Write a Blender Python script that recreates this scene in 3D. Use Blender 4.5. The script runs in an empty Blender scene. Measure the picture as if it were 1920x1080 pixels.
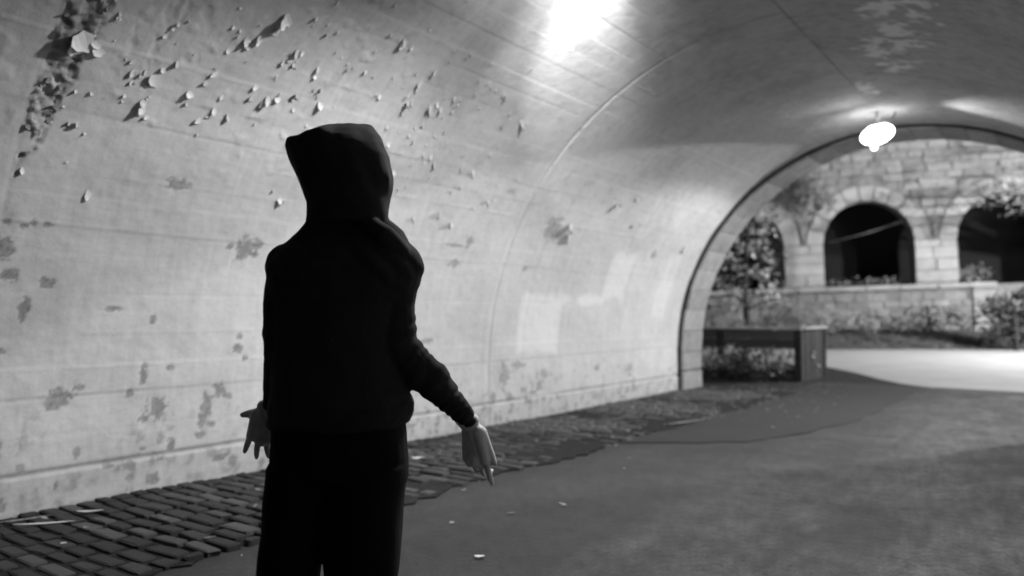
import bpy, bmesh, math, random
import numpy as np
from mathutils import Vector, Matrix
random.seed(7); np.random.seed(7)
PI = math.pi
S = bpy.context.scene
COL = S.collection

# ------------------------------------------------------------------ camera, world, sun, exposure
YAW = math.atan(1050 / 1450)                      # the camera looks this far to the left of the tunnel's axis (+Y)
CAM = Vector((0, 0, 1.19))
cd = bpy.data.cameras.new('camera'); cam = bpy.data.objects.new('camera', cd); COL.objects.link(cam)
cam.location = CAM
cam.rotation_euler = (PI / 2 + math.radians(1.97), 0, YAW)
cd.sensor_width = 36; cd.lens = 36 * 1450 / 1920
cd.clip_end = 2000; cd.clip_start = .02
cd.dof.use_dof = True; cd.dof.focus_distance = 2.8; cd.dof.aperture_fstop = 27.2 / 20.5
S.camera = cam

W = bpy.data.worlds.new('World'); S.world = W; W.use_nodes = True
wn = W.node_tree.nodes; wl = W.node_tree.links
sky = wn.new('ShaderNodeTexSky'); sky.sky_type = 'NISHITA'; sky.sun_disc = False
sky.sun_elevation = math.radians(35); sky.sun_rotation = math.radians(150)
bw = wn.new('ShaderNodeRGBToBW')
wl.new(sky.outputs[0], bw.inputs[0]); wl.new(bw.outputs[0], wn['Background'].inputs[0])
wn['Background'].inputs[1].default_value = .0009   # night

sd = bpy.data.lights.new('moon', 'SUN'); sd.energy = .004; sd.angle = math.radians(.5)
so = bpy.data.objects.new('moon', sd); COL.objects.link(so); so.rotation_euler = (math.radians(55), 0, math.radians(30))

vs = S.view_settings
vs.view_transform = 'Standard'; vs.look = 'None'; vs.gamma = 1; vs.exposure = 0; vs.use_curve_mapping = False
S.cycles.use_denoising = True
S.cycles.max_bounces = 6; S.cycles.diffuse_bounces = 4; S.cycles.glossy_bounces = 3
S.cycles.sample_clamp_indirect = 4

# lamp powers in watts
LP1, LP2 = 630, 375      # the two lamps under the crown
LK1, LK1C, LK1B, LK2, LK3 = 560, 230, 60, 55, 10  # added spots that brighten parts of the vault
LKA = 129
SL1, SL2 = 17000, 1800

# ------------------------------------------------------------------ helpers
def tag(o, label=None, cat=None, group=None, kind=None):
    if label: o['label'] = label
    if cat: o['category'] = cat
    if group: o['group'] = group
    if kind: o['kind'] = kind
    return o

def empty(name, loc=(0, 0, 0), rot=(0, 0, 0)):
    o = bpy.data.objects.new(name, None); COL.objects.link(o)
    o.location = loc; o.rotation_euler = rot; o.empty_display_size = .1
    return o

def link(name, me, m, parent=None):
    if m is not None and not me.materials: me.materials.append(m)
    o = bpy.data.objects.new(name, me); COL.objects.link(o)
    if parent is not None: o.parent = parent
    return o

def mesh(name, V, Fs, smooth=False):
    me = bpy.data.meshes.new(name); me.from_pydata([tuple(v) for v in V], [], [tuple(f) for f in Fs]); me.update()
    if smooth: me.polygons.foreach_set('use_smooth', [True] * len(me.polygons))
    return me

def npmesh(name, V, Q, smooth=False):
    """V (n,3), Q (m,4) arrays -> mesh, fast"""
    V = np.asarray(V, np.float32); Q = np.asarray(Q, np.int32)
    me = bpy.data.meshes.new(name); k = Q.shape[1]
    me.vertices.add(len(V)); me.vertices.foreach_set('co', V.ravel())
    me.loops.add(Q.size); me.loops.foreach_set('vertex_index', Q.ravel())
    me.polygons.add(len(Q)); me.polygons.foreach_set('loop_start', np.arange(len(Q), dtype=np.int32) * k)
    me.polygons.foreach_set('loop_total', np.full(len(Q), k, np.int32))
    me.update(calc_edges=True)
    if smooth: me.polygons.foreach_set('use_smooth', np.ones(len(Q), bool))
    return me

def bm_mesh(name, bm, smooth=False):
    bmesh.ops.recalc_face_normals(bm, faces=bm.faces[:])
    me = bpy.data.meshes.new(name); bm.to_mesh(me); bm.free()
    if smooth: me.polygons.foreach_set('use_smooth', [True] * len(me.polygons))
    return me

def box(bm, c, d, rz=0, bev=0, jit=0):
    r = bmesh.ops.create_cube(bm, size=1)
    vs_ = r['verts']
    M = Matrix.Translation(c) @ Matrix.Rotation(rz, 4, 'Z') @ Matrix.Diagonal((*d, 1))
    bmesh.ops.transform(bm, matrix=M, verts=vs_)
    if jit:
        for v in vs_: v.co += Vector([random.uniform(-jit, jit) for _ in range(3)])
    if bev:
        es = list({e for v in vs_ for e in v.link_edges})
        bmesh.ops.bevel(bm, geom=es, offset=bev, segments=1, affect='EDGES')

def tube(bm, pts, rads, n=8, caps=True):
    rings = []
    pts = [Vector(p) for p in pts]
    for i, p in enumerate(pts):
        t = (pts[min(i + 1, len(pts) - 1)] - pts[max(i - 1, 0)]).normalized()
        a = t.orthogonal().normalized() if abs(t.z) > .95 else Vector((0, 0, 1)).cross(t).normalized()
        b = t.cross(a).normalized()
        rings.append([bm.verts.new(p + (a * math.cos(2 * PI * k / n) + b * math.sin(2 * PI * k / n)) * rads[i]) for k in range(n)])
    for r0, r1 in zip(rings, rings[1:]):
        for k in range(n): bm.faces.new((r0[k], r0[(k + 1) % n], r1[(k + 1) % n], r1[k]))
    if caps: bm.faces.new(rings[0][::-1]); bm.faces.new(rings[-1])

_T = np.random.rand(64, 64)
def vn2(x, y):
    xi = np.floor(x).astype(int); yi = np.floor(y).astype(int); fx = x - xi; fy = y - yi
    fx = fx * fx * (3 - 2 * fx); fy = fy * fy * (3 - 2 * fy)
    g = lambda a, b: _T[a & 63, b & 63]
    return (g(xi, yi) * (1 - fx) + g(xi + 1, yi) * fx) * (1 - fy) + (g(xi, yi + 1) * (1 - fx) + g(xi + 1, yi + 1) * fx) * fy
def fbm2(x, y, o=4):
    s = 0; a = .5; t = 0
    for i in range(o):
        s = s + a * vn2(x * 2 ** i + 13.7 * i, y * 2 ** i + 7.3 * i); t += a; a *= .55
    return s / t
_T3 = np.random.rand(32, 32, 32)
def vn3(p):
    i = np.floor(p).astype(int); f = p - i; f = f * f * (3 - 2 * f)
    r = 0
    for dx in (0, 1):
        for dy in (0, 1):
            for dz in (0, 1):
                w = (f[:, 0] if dx else 1 - f[:, 0]) * (f[:, 1] if dy else 1 - f[:, 1]) * (f[:, 2] if dz else 1 - f[:, 2])
                r = r + w * _T3[(i[:, 0] + dx) & 31, (i[:, 1] + dy) & 31, (i[:, 2] + dz) & 31]
    return r

# ------------------------------------------------------------------ materials (black-and-white photograph: every colour is a grey)
class Mat:
    def __init__(s, name, rough=.8, spec=.3):
        s.m = bpy.data.materials.new(name); s.m.use_nodes = True
        s.n = s.m.node_tree.nodes; s.l = s.m.node_tree.links
        s.p = s.n['Principled BSDF']; s.p.inputs['Roughness'].default_value = rough
        s.p.inputs['Specular IOR Level'].default_value = spec
        s.tc = s.n.new('ShaderNodeTexCoord')
    def noise(s, scale, detail=4, rough=.6, co='Object', stretch=None):
        t = s.n.new('ShaderNodeTexNoise'); t.inputs['Scale'].default_value = scale
        t.inputs['Detail'].default_value = detail; t.inputs['Roughness'].default_value = rough
        src = s.tc.outputs[co]
        if stretch:
            mp = s.n.new('ShaderNodeMapping'); mp.inputs['Scale'].default_value = stretch
            s.l.new(src, mp.inputs[0]); src = mp.outputs[0]
        s.l.new(src, t.inputs['Vector']); return t.outputs['Fac']
    def attr(s, name):
        a = s.n.new('ShaderNodeAttribute'); a.attribute_name = name; return a.outputs['Fac']
    def rnd(s):
        return s.n.new('ShaderNodeObjectInfo').outputs['Random']
    def ramp(s, x, lo, hi, a=0., b=1.):
        r = s.n.new('ShaderNodeMapRange'); r.inputs[1].default_value = lo; r.inputs[2].default_value = hi
        r.inputs[3].default_value = a; r.inputs[4].default_value = b; s.l.new(x, r.inputs[0]); return r.outputs[0]
    def math(s, op, a, b):
        q = s.n.new('ShaderNodeMath'); q.operation = op
        for i, v in enumerate((a, b)):
            if isinstance(v, (int, float)): q.inputs[i].default_value = v
            else: s.l.new(v, q.inputs[i])
        return q.outputs[0]
    def mix(s, f, a, b):
        q = s.n.new('ShaderNodeMix'); q.data_type = 'FLOAT'
        for k, v in ((0, f), (2, a), (3, b)):
            if isinstance(v, (int, float)): q.inputs[k].default_value = v
            else: s.l.new(v, q.inputs[k])
        return q.outputs[0]
    def col(s, x):
        if isinstance(x, (int, float)): s.p.inputs['Base Color'].default_value = (x, x, x, 1)
        else: s.l.new(x, s.p.inputs['Base Color'])
        return s
    def rough(s, x): s.l.new(x, s.p.inputs['Roughness']); return s
    def bump(s, h, dist=.01, strength=1):
        b = s.n.new('ShaderNodeBump'); b.inputs['Distance'].default_value = dist; b.inputs['Strength'].default_value = strength
        s.l.new(h, b.inputs['Height']); s.l.new(b.outputs[0], s.p.inputs['Normal']); return s
    def emit(s, v, strength):
        s.p.inputs['Emission Color'].default_value = (v, v, v, 1); s.p.inputs['Emission Strength'].default_value = strength; return s

# old whitewash on board-marked concrete
a = Mat('old_whitewash', .9, .15)
f1 = a.noise(1.3, 5); f2 = a.noise(9, 5, .7); f3 = a.noise(60, 3, .7); st = a.noise(2.2, 5, .65, stretch=(1, 9, .5)); st2 = a.noise(6, 4, .6, stretch=(1, 1.2, 7))
base = a.math('ADD', a.ramp(f1, .3, .7, .51, .59), a.ramp(f2, .3, .75, -.032, .025))
base = a.math('ADD', base, a.ramp(st, .35, .7, -.032, .022))
base = a.math('ADD', base, a.ramp(st2, .3, .7, -.022, .022))
base = a.math('ADD', base, a.ramp(f3, .3, .7, -.02, .02))
fresh = a.attr('fresh'); base = a.mix(fresh, base, .72)
dirt = a.attr('dirt'); base = a.mix(dirt, base, a.ramp(f2, .35, .65, .12, .3))  # this mask also holds shade painted into the upper vault
bare = a.attr('bare'); bc = a.ramp(f3, .3, .7, .2, .3)
base = a.mix(bare, base, bc)
spl = a.attr('spall'); base = a.mix(spl, base, a.ramp(f2, .35, .68, .2, .5))
a.col(base).bump(a.math('ADD', a.math('MULTIPLY', f3, .3), f2), .006, .6)
M_WASH = a.m
a = Mat('paint_flake', .7, .25); a.col(a.ramp(a.rnd(), 0, 1, .45, .68)); M_FLAKE = a.m
a = Mat('bare_plaster', .9, .15); n = a.noise(25, 5, .7); a.col(a.ramp(n, .3, .7, .2, .45)).bump(n, .008); M_PLASTER = a.m
a = Mat('joint_mortar', .95, .1); n = a.noise(20); a.col(a.ramp(n, .3, .7, .014, .034)); M_MORTAR = a.m
a = Mat('portal_stone', .85, .2); n = a.noise(6, 6, .65); n2 = a.noise(50, 3)
a.col(a.math('ADD', a.ramp(n, .3, .7, .22, .36), a.ramp(a.rnd(), 0, 1, -.05, .06))).bump(a.math('ADD', n, a.math('MULTIPLY', n2, .25)), .02, .6); M_PORTAL = a.m
a = Mat('rubble_stone', .9, .2); n = a.noise(3.5, 7, .7); n2 = a.noise(22, 4)
a.col(a.math('ADD', a.ramp(n, .3, .72, .2, .36), a.ramp(a.rnd(), 0, 1, -.05, .07))).bump(a.math('ADD', n, a.math('MULTIPLY', n2, .4)), .05, .7); M_RUBBLE = a.m
a = Mat('dressed_stone', .85, .2); n = a.noise(2.5, 6, .65); n2 = a.noise(25, 4)
a.col(a.math('ADD', a.ramp(n, .3, .72, .36, .5), a.ramp(a.rnd(), 0, 1, -.05, .06))).bump(n2, .02, .6); M_DRESSED = a.m
a = Mat('arcade_core', .95, .1); n = a.noise(5); a.col(a.ramp(n, .3, .7, .2, .3)); M_CORE = a.m
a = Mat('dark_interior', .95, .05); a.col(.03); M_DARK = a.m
# asphalt
a = Mat('worn_asphalt', .8, .35); big = a.noise(.45, 5, .6); mid = a.noise(1.4, 10, .8); fine = a.noise(120, 3, .8); grit = a.noise(420, 2, .8)
gx_ = a.n.new('ShaderNodeSeparateXYZ'); a.l.new(a.tc.outputs['Object'], gx_.inputs[0])
lane = a.noise(1.1, 7, .72, stretch=(1, .28, 1))
wear = a.math('MULTIPLY', a.ramp(gx_.outputs[0], -2.3, -.9, .12, 1), a.ramp(lane, .42, .6, .15, 1.25))
v = a.math('ADD', a.ramp(big, .35, .65, .03, .039), a.math('MULTIPLY', wear, a.ramp(mid, .38, .62, .012, .07)))
sp1 = a.noise(11, 6, .8); sp2 = a.noise(45, 4, .8)
v = a.math('ADD', v, a.math('MULTIPLY', wear, a.math('ADD', a.ramp(sp1, .35, .68, -.03, .056), a.ramp(sp2, .35, .68, -.022, .028))))
v = a.math('ADD', v, a.ramp(sp1, .3, .7, -.008, .009))
v = a.math('MAXIMUM', v, .012)
v = a.math('ADD', v, a.ramp(fine, .3, .7, -.009, .009)); v = a.math('ADD', v, a.ramp(grit, .55, .75, 0, .014))
a.col(v).rough(a.ramp(mid, .3, .7, .85, .6)).bump(a.math('ADD', a.math('ADD', fine, grit), a.math('MULTIPLY', sp2, 1.5)), .006, .8); M_ASPH = a.m
a = Mat('patch_asphalt', .85, .3); mid = a.noise(2.3, 6, .7); fine = a.noise(140, 3, .8)
a.col(a.math('ADD', a.ramp(mid, .3, .7, .026, .036), a.ramp(fine, .3, .7, -.007, .009))).bump(fine, .004, .7); M_PATCH = a.m
a = Mat('pale_path', .9, .2); mid = a.noise(.9, 6, .7); fine = a.noise(60, 3, .8)
a.col(a.math('ADD', a.ramp(mid, .3, .7, .36, .46), a.ramp(fine, .3, .7, -.03, .03))).bump(fine, .005, .5); M_PATH = a.m
a = Mat('dirt', .95, .1); mid = a.noise(4, 6, .7); fine = a.noise(60, 4, .8)
a.col(a.math('ADD', a.ramp(mid, .3, .7, .02, .06), a.ramp(fine, .4, .7, -.01, .04))).bump(a.math('ADD', mid, fine), .03, .8); M_DIRT = a.m
a = Mat('cobble_stone', .7, .4); n = a.noise(14, 5, .7); n2 = a.noise(90, 3)
a.col(a.math('ADD', a.math('ADD', a.ramp(n, .3, .7, .024, .042), a.ramp(a.math('POWER', a.rnd(), 2.5), 0, 1, -.012, .06)), a.ramp(n2, .3, .7, -.006, .008))).bump(a.math('ADD', n, a.math('MULTIPLY', n2, .4)), .012, .8); M_COB = a.m
a = Mat('lawn_soil', .95, .1); mid = a.noise(1.5, 6, .7); a.col(a.ramp(mid, .3, .7, .06, .13)).bump(mid, .05); M_LAWN = a.m
a = Mat('grass_blade', .8, .2); a.col(.14); M_GRASS = a.m
def leafmat(name, lo, hi):
    a = Mat(name, .6, .3); n = a.noise(1.6, 3); a.col(a.ramp(n, .3, .7, lo, hi)); return a.m
M_LEAF = leafmat('leaf_mid', .13, .27); M_LEAFD = leafmat('leaf_dark', .03, .07); M_LEAFL = leafmat('leaf_pale', .3, .5)
a = Mat('bark', .9, .2); n = a.noise(12, 5, .7, stretch=(1, 1, .2)); a.col(a.ramp(n, .3, .7, .03, .09)).bump(n, .02); M_BARK = a.m
a = Mat('old_timber', .85, .2); n = a.noise(8, 5, .7, stretch=(.15, 1, 1)); a.col(a.math('ADD', a.ramp(n, .3, .7, .018, .042), a.ramp(a.rnd(), 0, 1, -.015, .02))).bump(n, .006); M_WOOD = a.m
a = Mat('pale_rail', .7, .3); n = a.noise(9, 4); a.col(a.ramp(n, .3, .7, .25, .38)); M_RAIL = a.m
a = Mat('lamp_enamel', .5, .4); a.col(.6); M_ENAM = a.m
a = Mat('lamp_metal', .45, .5); a.p.inputs['Metallic'].default_value = .6; a.col(.2); M_METAL = a.m
a = Mat('lamp_glass'); a.col(.8).emit(1, 13); M_GLOW = a.m
a = Mat('lamp_glass_dim'); a.col(.8).emit(1, 3); M_GLOWD = a.m
a = Mat('street_glass'); a.col(.8).emit(1, 12); M_GLOW2 = a.m
# cloth and skin
a = Mat('black_cotton', .95, .12); n = a.noise(180, 3, .7); n2 = a.noise(7, 4)
a.col(a.math('ADD', a.ramp(n2, .3, .7, .021, .033), a.ramp(n, .3, .7, -.004, .005))).bump(n, .0015, .6); M_HOOD = a.m
a = Mat('black_twill', .95, .1); n = a.noise(200, 3, .7); a.col(a.ramp(n, .3, .7, .006, .011)).bump(n, .0012, .5); M_TROU = a.m
a = Mat('shoe', .6, .3); a.col(.015); M_SHOE = a.m
a = Mat('skin', .55, .35); n = a.noise(30, 4); a.col(a.ramp(n, .3, .7, .55, .63)); M_SKIN = a.m
a = Mat('scrap_paper', .8, .2); n = a.noise(20); a.col(a.ramp(n, .3, .7, .55, .75)); M_PAPER = a.m
a = Mat('dry_leaf', .8, .2); a.col(a.ramp(a.noise(40, 2), .3, .7, .08, .4)); M_DRY = a.m

# ------------------------------------------------------------------ the ground
def sheet(name, pts, z, m, kind='structure'):
    o = link(name, mesh(name, [(x, y, z) for x, y in pts], [range(len(pts))]), m)
    return tag(o, kind=kind)
sheet('ground', [(-600, -600), (600, -600), (600, 600), (-600, 600)], -.03, M_DIRT)
# tunnel road: gently crowned and uneven
nx, ny = 60, 200
X = np.linspace(-3.62, 1.3, nx); Y = np.linspace(-9, 14.32, ny); gx, gy = np.meshgrid(X, Y, indexing='ij')
gz = .012 * (fbm2(gx * 1.1 + 5, gy * 1.1, 3) - .5)
def gridq(nx, ny, o=0):
    i, j = np.meshgrid(np.arange(nx - 1), np.arange(ny - 1), indexing='ij'); i = i.ravel(); j = j.ravel()
    return np.stack([i * ny + j, (i + 1) * ny + j, (i + 1) * ny + j + 1, i * ny + j + 1], 1) + o
tag(link('road', npmesh('road', np.stack([gx.ravel(), gy.ravel(), gz.ravel()], 1), gridq(nx, ny), True), M_ASPH), kind='structure')
# the newer asphalt patch lies on it, a low raised sheet with a ragged edge
pp = [(-3.43, 6.45)]
edge = [(-3.4, 6.45), (-3.0, 6.72), (-2.47, 7.16), (-2.21, 8.0), (-1.99, 9.2), (-1.93, 11), (-1.95, 12.7), (-1.92, 14.3)]
for (x0, y0), (x1, y1) in zip(edge, edge[1:]):
    for i in range(8): t = i / 8; pp.append((x0 + (x1 - x0) * t + random.uniform(-.025, .025), y0 + (y1 - y0) * t + random.uniform(-.02, .02)))
pp.append(edge[-1])
pp.append((-3.43, 14.3))
bm = bmesh.new(); f = bm.faces.new([bm.verts.new((x, y, -.02)) for x, y in pp])
r = bmesh.ops.extrude_face_region(bm, geom=[f]); bmesh.ops.translate(bm, vec=(0, 0, .0285), verts=[v for v in r['geom'] if isinstance(v, bmesh.types.BMVert)])
tag(link('asphalt_patch', bm_mesh('asphalt_patch', bm), M_PATCH), kind='structure')
sheet('path', [(-1.9, 14.33), (4, 14.33), (30, 16), (30, 60), (-1.3, 31.8), (-6.8, 27.8), (-14.9, 21.9), (-14, 19.5), (-7.2, 20.2), (-4.6, 18.6), (-3.6, 17.0), (-2.9, 15.6), (-2.4, 14.8)], -.004, M_PATH)
# bank of lawn rising to the arcade
CF = Vector((-math.sin(YAW), math.cos(YAW), 0)); CR = Vector((math.cos(YAW), math.sin(YAW), 0))
def cw(lat, dep, z=0): return CR * lat + CF * dep + Vector((0, 0, z))
V = []; n1, n2 = 40, 14
for i in range(n1):
    for j in range(n2):
        la = -4 + i * .75; de = 26.3 + j * .75
        h = -.05 + .62 * min(1, max(0, (de - 26.5) / 5)) ** .9
        V.append(cw(la, de, h + .04 * random.random()))
tag(link('lawn', npmesh('lawn', V, gridq(n1, n2), True), M_LAWN), kind='structure')
# grass blades
N = 9000; V = []; Fc = []
for k in range(N):
    la = random.uniform(6, 24); de = random.uniform(26.5, 31.3); h = -.05 + .62 * min(1, max(0, (de - 26.5) / 5)) ** .9
    p = cw(la, de, h); an = random.uniform(0, PI); d = Vector((math.cos(an), math.sin(an), 0)) * .02; t = Vector((random.uniform(-.07, .07), random.uniform(-.07, .07), random.uniform(.08, .2)))
    b = len(V); V += [p - d, p + d, p + t]; Fc.append((b, b + 1, b + 2))
tag(link('grass', npmesh('grass', V, Fc), M_GRASS), kind='stuff')
# dirt verge between the portal and the planter, left of the path
sheet('verge', [(-5.2, 12.0), (-3.43, 12.0), (-3.43, 14.3), (-1.95, 14.33), (-2.4, 14.8), (-2.9, 15.6), (-3.6, 17.0), (-4.6, 18.6), (-7.2, 20.2), (-14, 19.5), (-14, 12.2)], -.012, M_DIRT)

# ------------------------------------------------------------------ cobbled gutter strip along the wall
ge = [(-3.43 + random.uniform(-.05, .05) + .05 * math.sin(i * .31), -3 + i * .1) for i in range(151)]
bm = bmesh.new(); f = bm.faces.new([bm.verts.new((x, y, -.02)) for x, y in [(-5.0, -3)] + ge + [(-5.0, 12.0)]])
r = bmesh.ops.extrude_face_region(bm, geom=[f]); bmesh.ops.translate(bm, vec=(0, 0, .0345), verts=[v for v in r['geom'] if isinstance(v, bmesh.types.BMVert)])
gut = tag(link('gutter', bm_mesh('gutter', bm), M_MORTAR), kind='structure')
cob_meshes = []
for k in range(10):
    bm = bmesh.new(); bmesh.ops.create_cube(bm, size=1)
    bmesh.ops.bevel(bm, geom=bm.edges[:], offset=.11, segments=1, affect='EDGES')
    for v in bm.verts: v.co += Vector([random.uniform(-.05, .05) for _ in range(3)])
    cob_meshes.append(bm_mesh('cobblestone', bm, False))
stones = []
y = .9
while y < 12.0:
    w = random.uniform(.095, .128); x = -5.0 + random.uniform(-.12, 0)
    while x < -3.44:
        L = random.uniform(.19, .30); x1 = min(x + L, -3.42)
        if x1 - x > .07 and not (x1 > -3.6 and y > 3.6 and random.random() < .3): stones.append(((max(x, -5.0) + x1) / 2, y + w / 2 + .035 * math.sin(x * 2.3 + y), x1 - max(x, -5.0) - .028, w - .026))
        x += L
    y += w
def seen(s):
    r = Vector((s[0], s[1], 0)); d = r.dot(CF); l = r.dot(CR)
    ok = d > 1 and abs(l / d) < .68 and 1.19 / d < .36
    return (0 if ok else 1, d)
stones.sort(key=seen)
def worn(s):   # the last metre before the asphalt and beyond y = 6 is half buried
    return (-.010 if s[0] > -3.75 and s[1] > 3.2 else 0) - (.011 * min(1, max(0, s[1] - 4.2) / 2.5))
rest = bmesh.new()
for i, s in enumerate(stones):
    h = random.uniform(.050, .057); z = -.022 + h / 2 + worn(s) + .008 * math.sin(s[1] * 3)
    rot = (random.uniform(-.03, .03), random.uniform(-.03, .03), random.uniform(-.06, .06))
    if i < 298:
        o = link('cobblestone', random.choice(cob_meshes), M_COB, gut)
        o.location = (s[0], s[1], z); o.scale = (s[2], s[3], h); o.rotation_euler = rot
    else:
        box(rest, (s[0], s[1], z), (s[2], s[3], h), rot[2], .014, .008)
tag(link('cobblestones', bm_mesh('cobblestones', rest), M_COB, gut), kind='stuff')

# ------------------------------------------------------------------ tunnel
R, CX, SP = 3.1, -1.88, .6
SCROWN = SP + R * PI / 2
def surf(y, s, d=0.):
    """point of the vault's inside: y along the axis, s up the left wall from the floor over the crown, d inward"""
    if s < SP: return Vector((CX - R + d, y, s))
    t = (s - SP) / R
    return Vector((CX - (R - d) * math.cos(t), y, SP + (R - d) * math.sin(t)))
def nrm(s):
    t = max(0, (s - SP) / R); return Vector((math.cos(t), 0, -math.sin(t)))
FLAKES = [(2.07,2.35,0.060),(2.39,2.53,0.075),(2.41,2.71,0.080),(2.63,2.69,0.058),(2.73,2.85,0.058),(2.70,2.77,0.052),(2.81,2.63,0.060),(2.75,2.53,0.046),(2.92,2.60,0.048),(2.26,2.73,0.048),(2.42,2.79,0.049),(2.48,2.85,0.043),(2.22,1.96,0.056),(3.54,2.09,0.062),(1.85,2.04,0.041),(2.81,3.13,0.057),(2.89,3.16,0.071),(2.99,3.35,0.116),(2.97,3.23,0.058),(3.12,3.06,0.047),(3.03,2.76,0.055),(3.02,2.85,0.054),(3.14,2.79,0.076),(3.12,2.74,0.049),(2.05,2.81,0.063),(3.90,3.48,0.089),(4.32,3.36,0.063),(4.27,3.25,0.063),(4.23,3.11,0.048),(4.27,3.04,0.064),(4.51,3.08,0.066),(4.62,3.10,0.067),(4.67,3.22,0.050),(4.86,3.32,0.051),(4.79,3.43,0.042),(4.97,3.41,0.043),(5.20,3.38,0.062),(5.62,3.21,0.076),(5.41,3.13,0.046),(5.13,3.10,0.036),(4.54,2.77,0.051),(4.74,2.65,0.044),(4.81,2.68,0.053),(4.90,2.61,0.063),(4.91,2.83,0.044),(5.19,2.74,0.046),(5.24,2.64,0.056),(5.41,2.63,0.057),(5.36,2.45,0.048),(5.50,2.84,0.038),(6.14,2.53,0.073),(5.82,2.37,0.051),(5.25,2.16,0.077),(5.43,2.08,0.069),(4.94,2.10,0.046),(7.42,2.27,0.168),(7.50,2.12,0.121),(8.13,2.63,0.088),(10.61,2.24,0.093),(4.63,2.32,0.044),(8.49,2.77,0.052),(8.79,2.41,0.054),(3.18,3.15,0.061),(3.36,2.86,0.079),(3.49,2.95,0.051),(3.54,2.85,0.059),(3.61,3.16,0.044),(3.38,3.09,0.049),(3.75,3.50,0.043),(3.16,3.10,0.048),(4.25,2.70,0.123),(4.51,2.46,0.060),(4.01,2.80,0.047),(4.50,3.61,0.040),(2.08,3.00,0.034),(2.39,3.08,0.036),(2.35,2.99,0.030),(2.27,2.66,0.030),(3.29,3.33,0.034),(3.16,3.41,0.040),(2.74,3.17,0.025),(3.36,2.76,0.036),(4.74,3.12,0.043),(5.01,3.20,0.035),(5.38,3.27,0.037),(5.70,3.21,0.038),(4.81,2.91,0.035),(4.69,2.77,0.035),(2.26,2.58,0.030),(1.98,2.82,0.124)]
BARE = [(3.35,1.67,0.070,0.101),(3.44,1.71,0.045,0.047),(3.23,1.69,0.038,0.023),(3.44,1.65,0.036,0.024),(1.83,1.58,0.059,0.073),(1.88,1.43,0.049,0.040),(2.08,1.38,0.044,0.032),(2.02,1.74,0.040,0.025),(1.96,1.73,0.022,0.025),(1.82,1.73,0.021,0.024),(1.91,1.72,0.024,0.015),(1.98,1.23,0.031,0.069),(1.97,1.17,0.023,0.038),(2.75,1.16,0.022,0.032),(2.72,0.79,0.026,0.057),(2.64,0.67,0.032,0.028),(2.90,0.83,0.023,0.022),(3.41,0.94,0.045,0.048),(3.49,0.87,0.028,0.020),(3.43,1.03,0.023,0.020),(3.19,0.54,0.051,0.106),(3.15,0.44,0.029,0.045),(3.29,0.65,0.044,0.054),(3.36,0.60,0.044,0.023),(3.23,0.41,0.043,0.023),(3.14,0.35,0.033,0.023),(2.81,0.56,0.068,0.079),(2.74,0.50,0.037,0.021),(2.20,0.69,0.075,0.072),(2.31,0.74,0.032,0.027),(2.16,0.64,0.036,0.032),(2.93,0.32,0.043,0.040),(2.31,0.33,0.022,0.030),(2.19,0.15,0.018,0.026),(2.79,0.09,0.041,0.043),(3.30,0.17,0.061,0.023),(3.40,0.12,0.045,0.039),(2.51,0.23,0.048,0.014),(2.72,0.31,0.029,0.018),(2.85,0.22,0.038,0.018),(1.89,0.10,0.025,0.043),(6.73,0.53,0.088,0.150),(6.98,0.63,0.124,0.041),(6.54,0.31,0.056,0.068),(7.40,0.38,0.089,0.061),(7.51,0.51,0.068,0.056),(7.29,0.31,0.087,0.024),(6.83,0.29,0.060,0.047),(9.66,0.45,0.097,0.044),(8.76,0.50,0.070,0.035),(7.08,2.19,0.141,0.142),(7.29,2.11,0.126,0.049),(9.72,2.05,0.079,0.060),(8.15,2.62,0.093,0.026),(5.79,1.92,0.047,0.084),(5.58,1.88,0.167,0.016),(5.66,1.70,0.062,0.042),(1.86,0.98,0.027,0.015),(1.88,0.44,0.016,0.037),(5.47,0.94,0.076,0.026),(2.74,2.08,0.092,0.042),(2.48,1.23,0.054,0.014),(4.27,2.47,0.031,0.026),(6.85,1.70,0.059,0.036),(11.58,1.11,0.106,0.086)]
CROWNP = [(7.20,6.19),(7.84,5.95),(8.21,6.00),(7.58,5.95),(6.75,6.38),(9.13,5.53),(6.71,6.19),(7.35,6.21)]
tun = tag(empty('tunnel', (CX, 6, 0)), 'barrel-vaulted tunnel with peeling whitewashed walls and stone ring at its mouth', 'tunnel')
TI = Matrix.Translation((-CX, -6, 0))
def tlink(name, me, m, parent=None):
    o = link(name, me, m, parent or tun)
    if parent is None or parent is tun: o.matrix_parent_inverse = TI
    return o
YA, YB = 1.1, 11.3
ny = 840; ns = 470
yy = np.linspace(YA, YB, ny); ss = np.linspace(-.04, SCROWN, ns)
Yg, Sg = np.meshgrid(yy, ss, indexing='ij')
w1 = fbm2(Yg * 3 + 3, Sg * 3, 4); w2 = fbm2(Yg * 14, Sg * 14 + 9, 4); w3 = fbm2(Yg * 40 + 3, Sg * 40, 3)
hi_ = np.clip((Sg - 2.4) / .8, 0, 1)
H = .016 * (w1 - .5) * (1 - .72 * hi_) + .0035 * (w2 - .5) * (1 - .45 * hi_)
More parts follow.
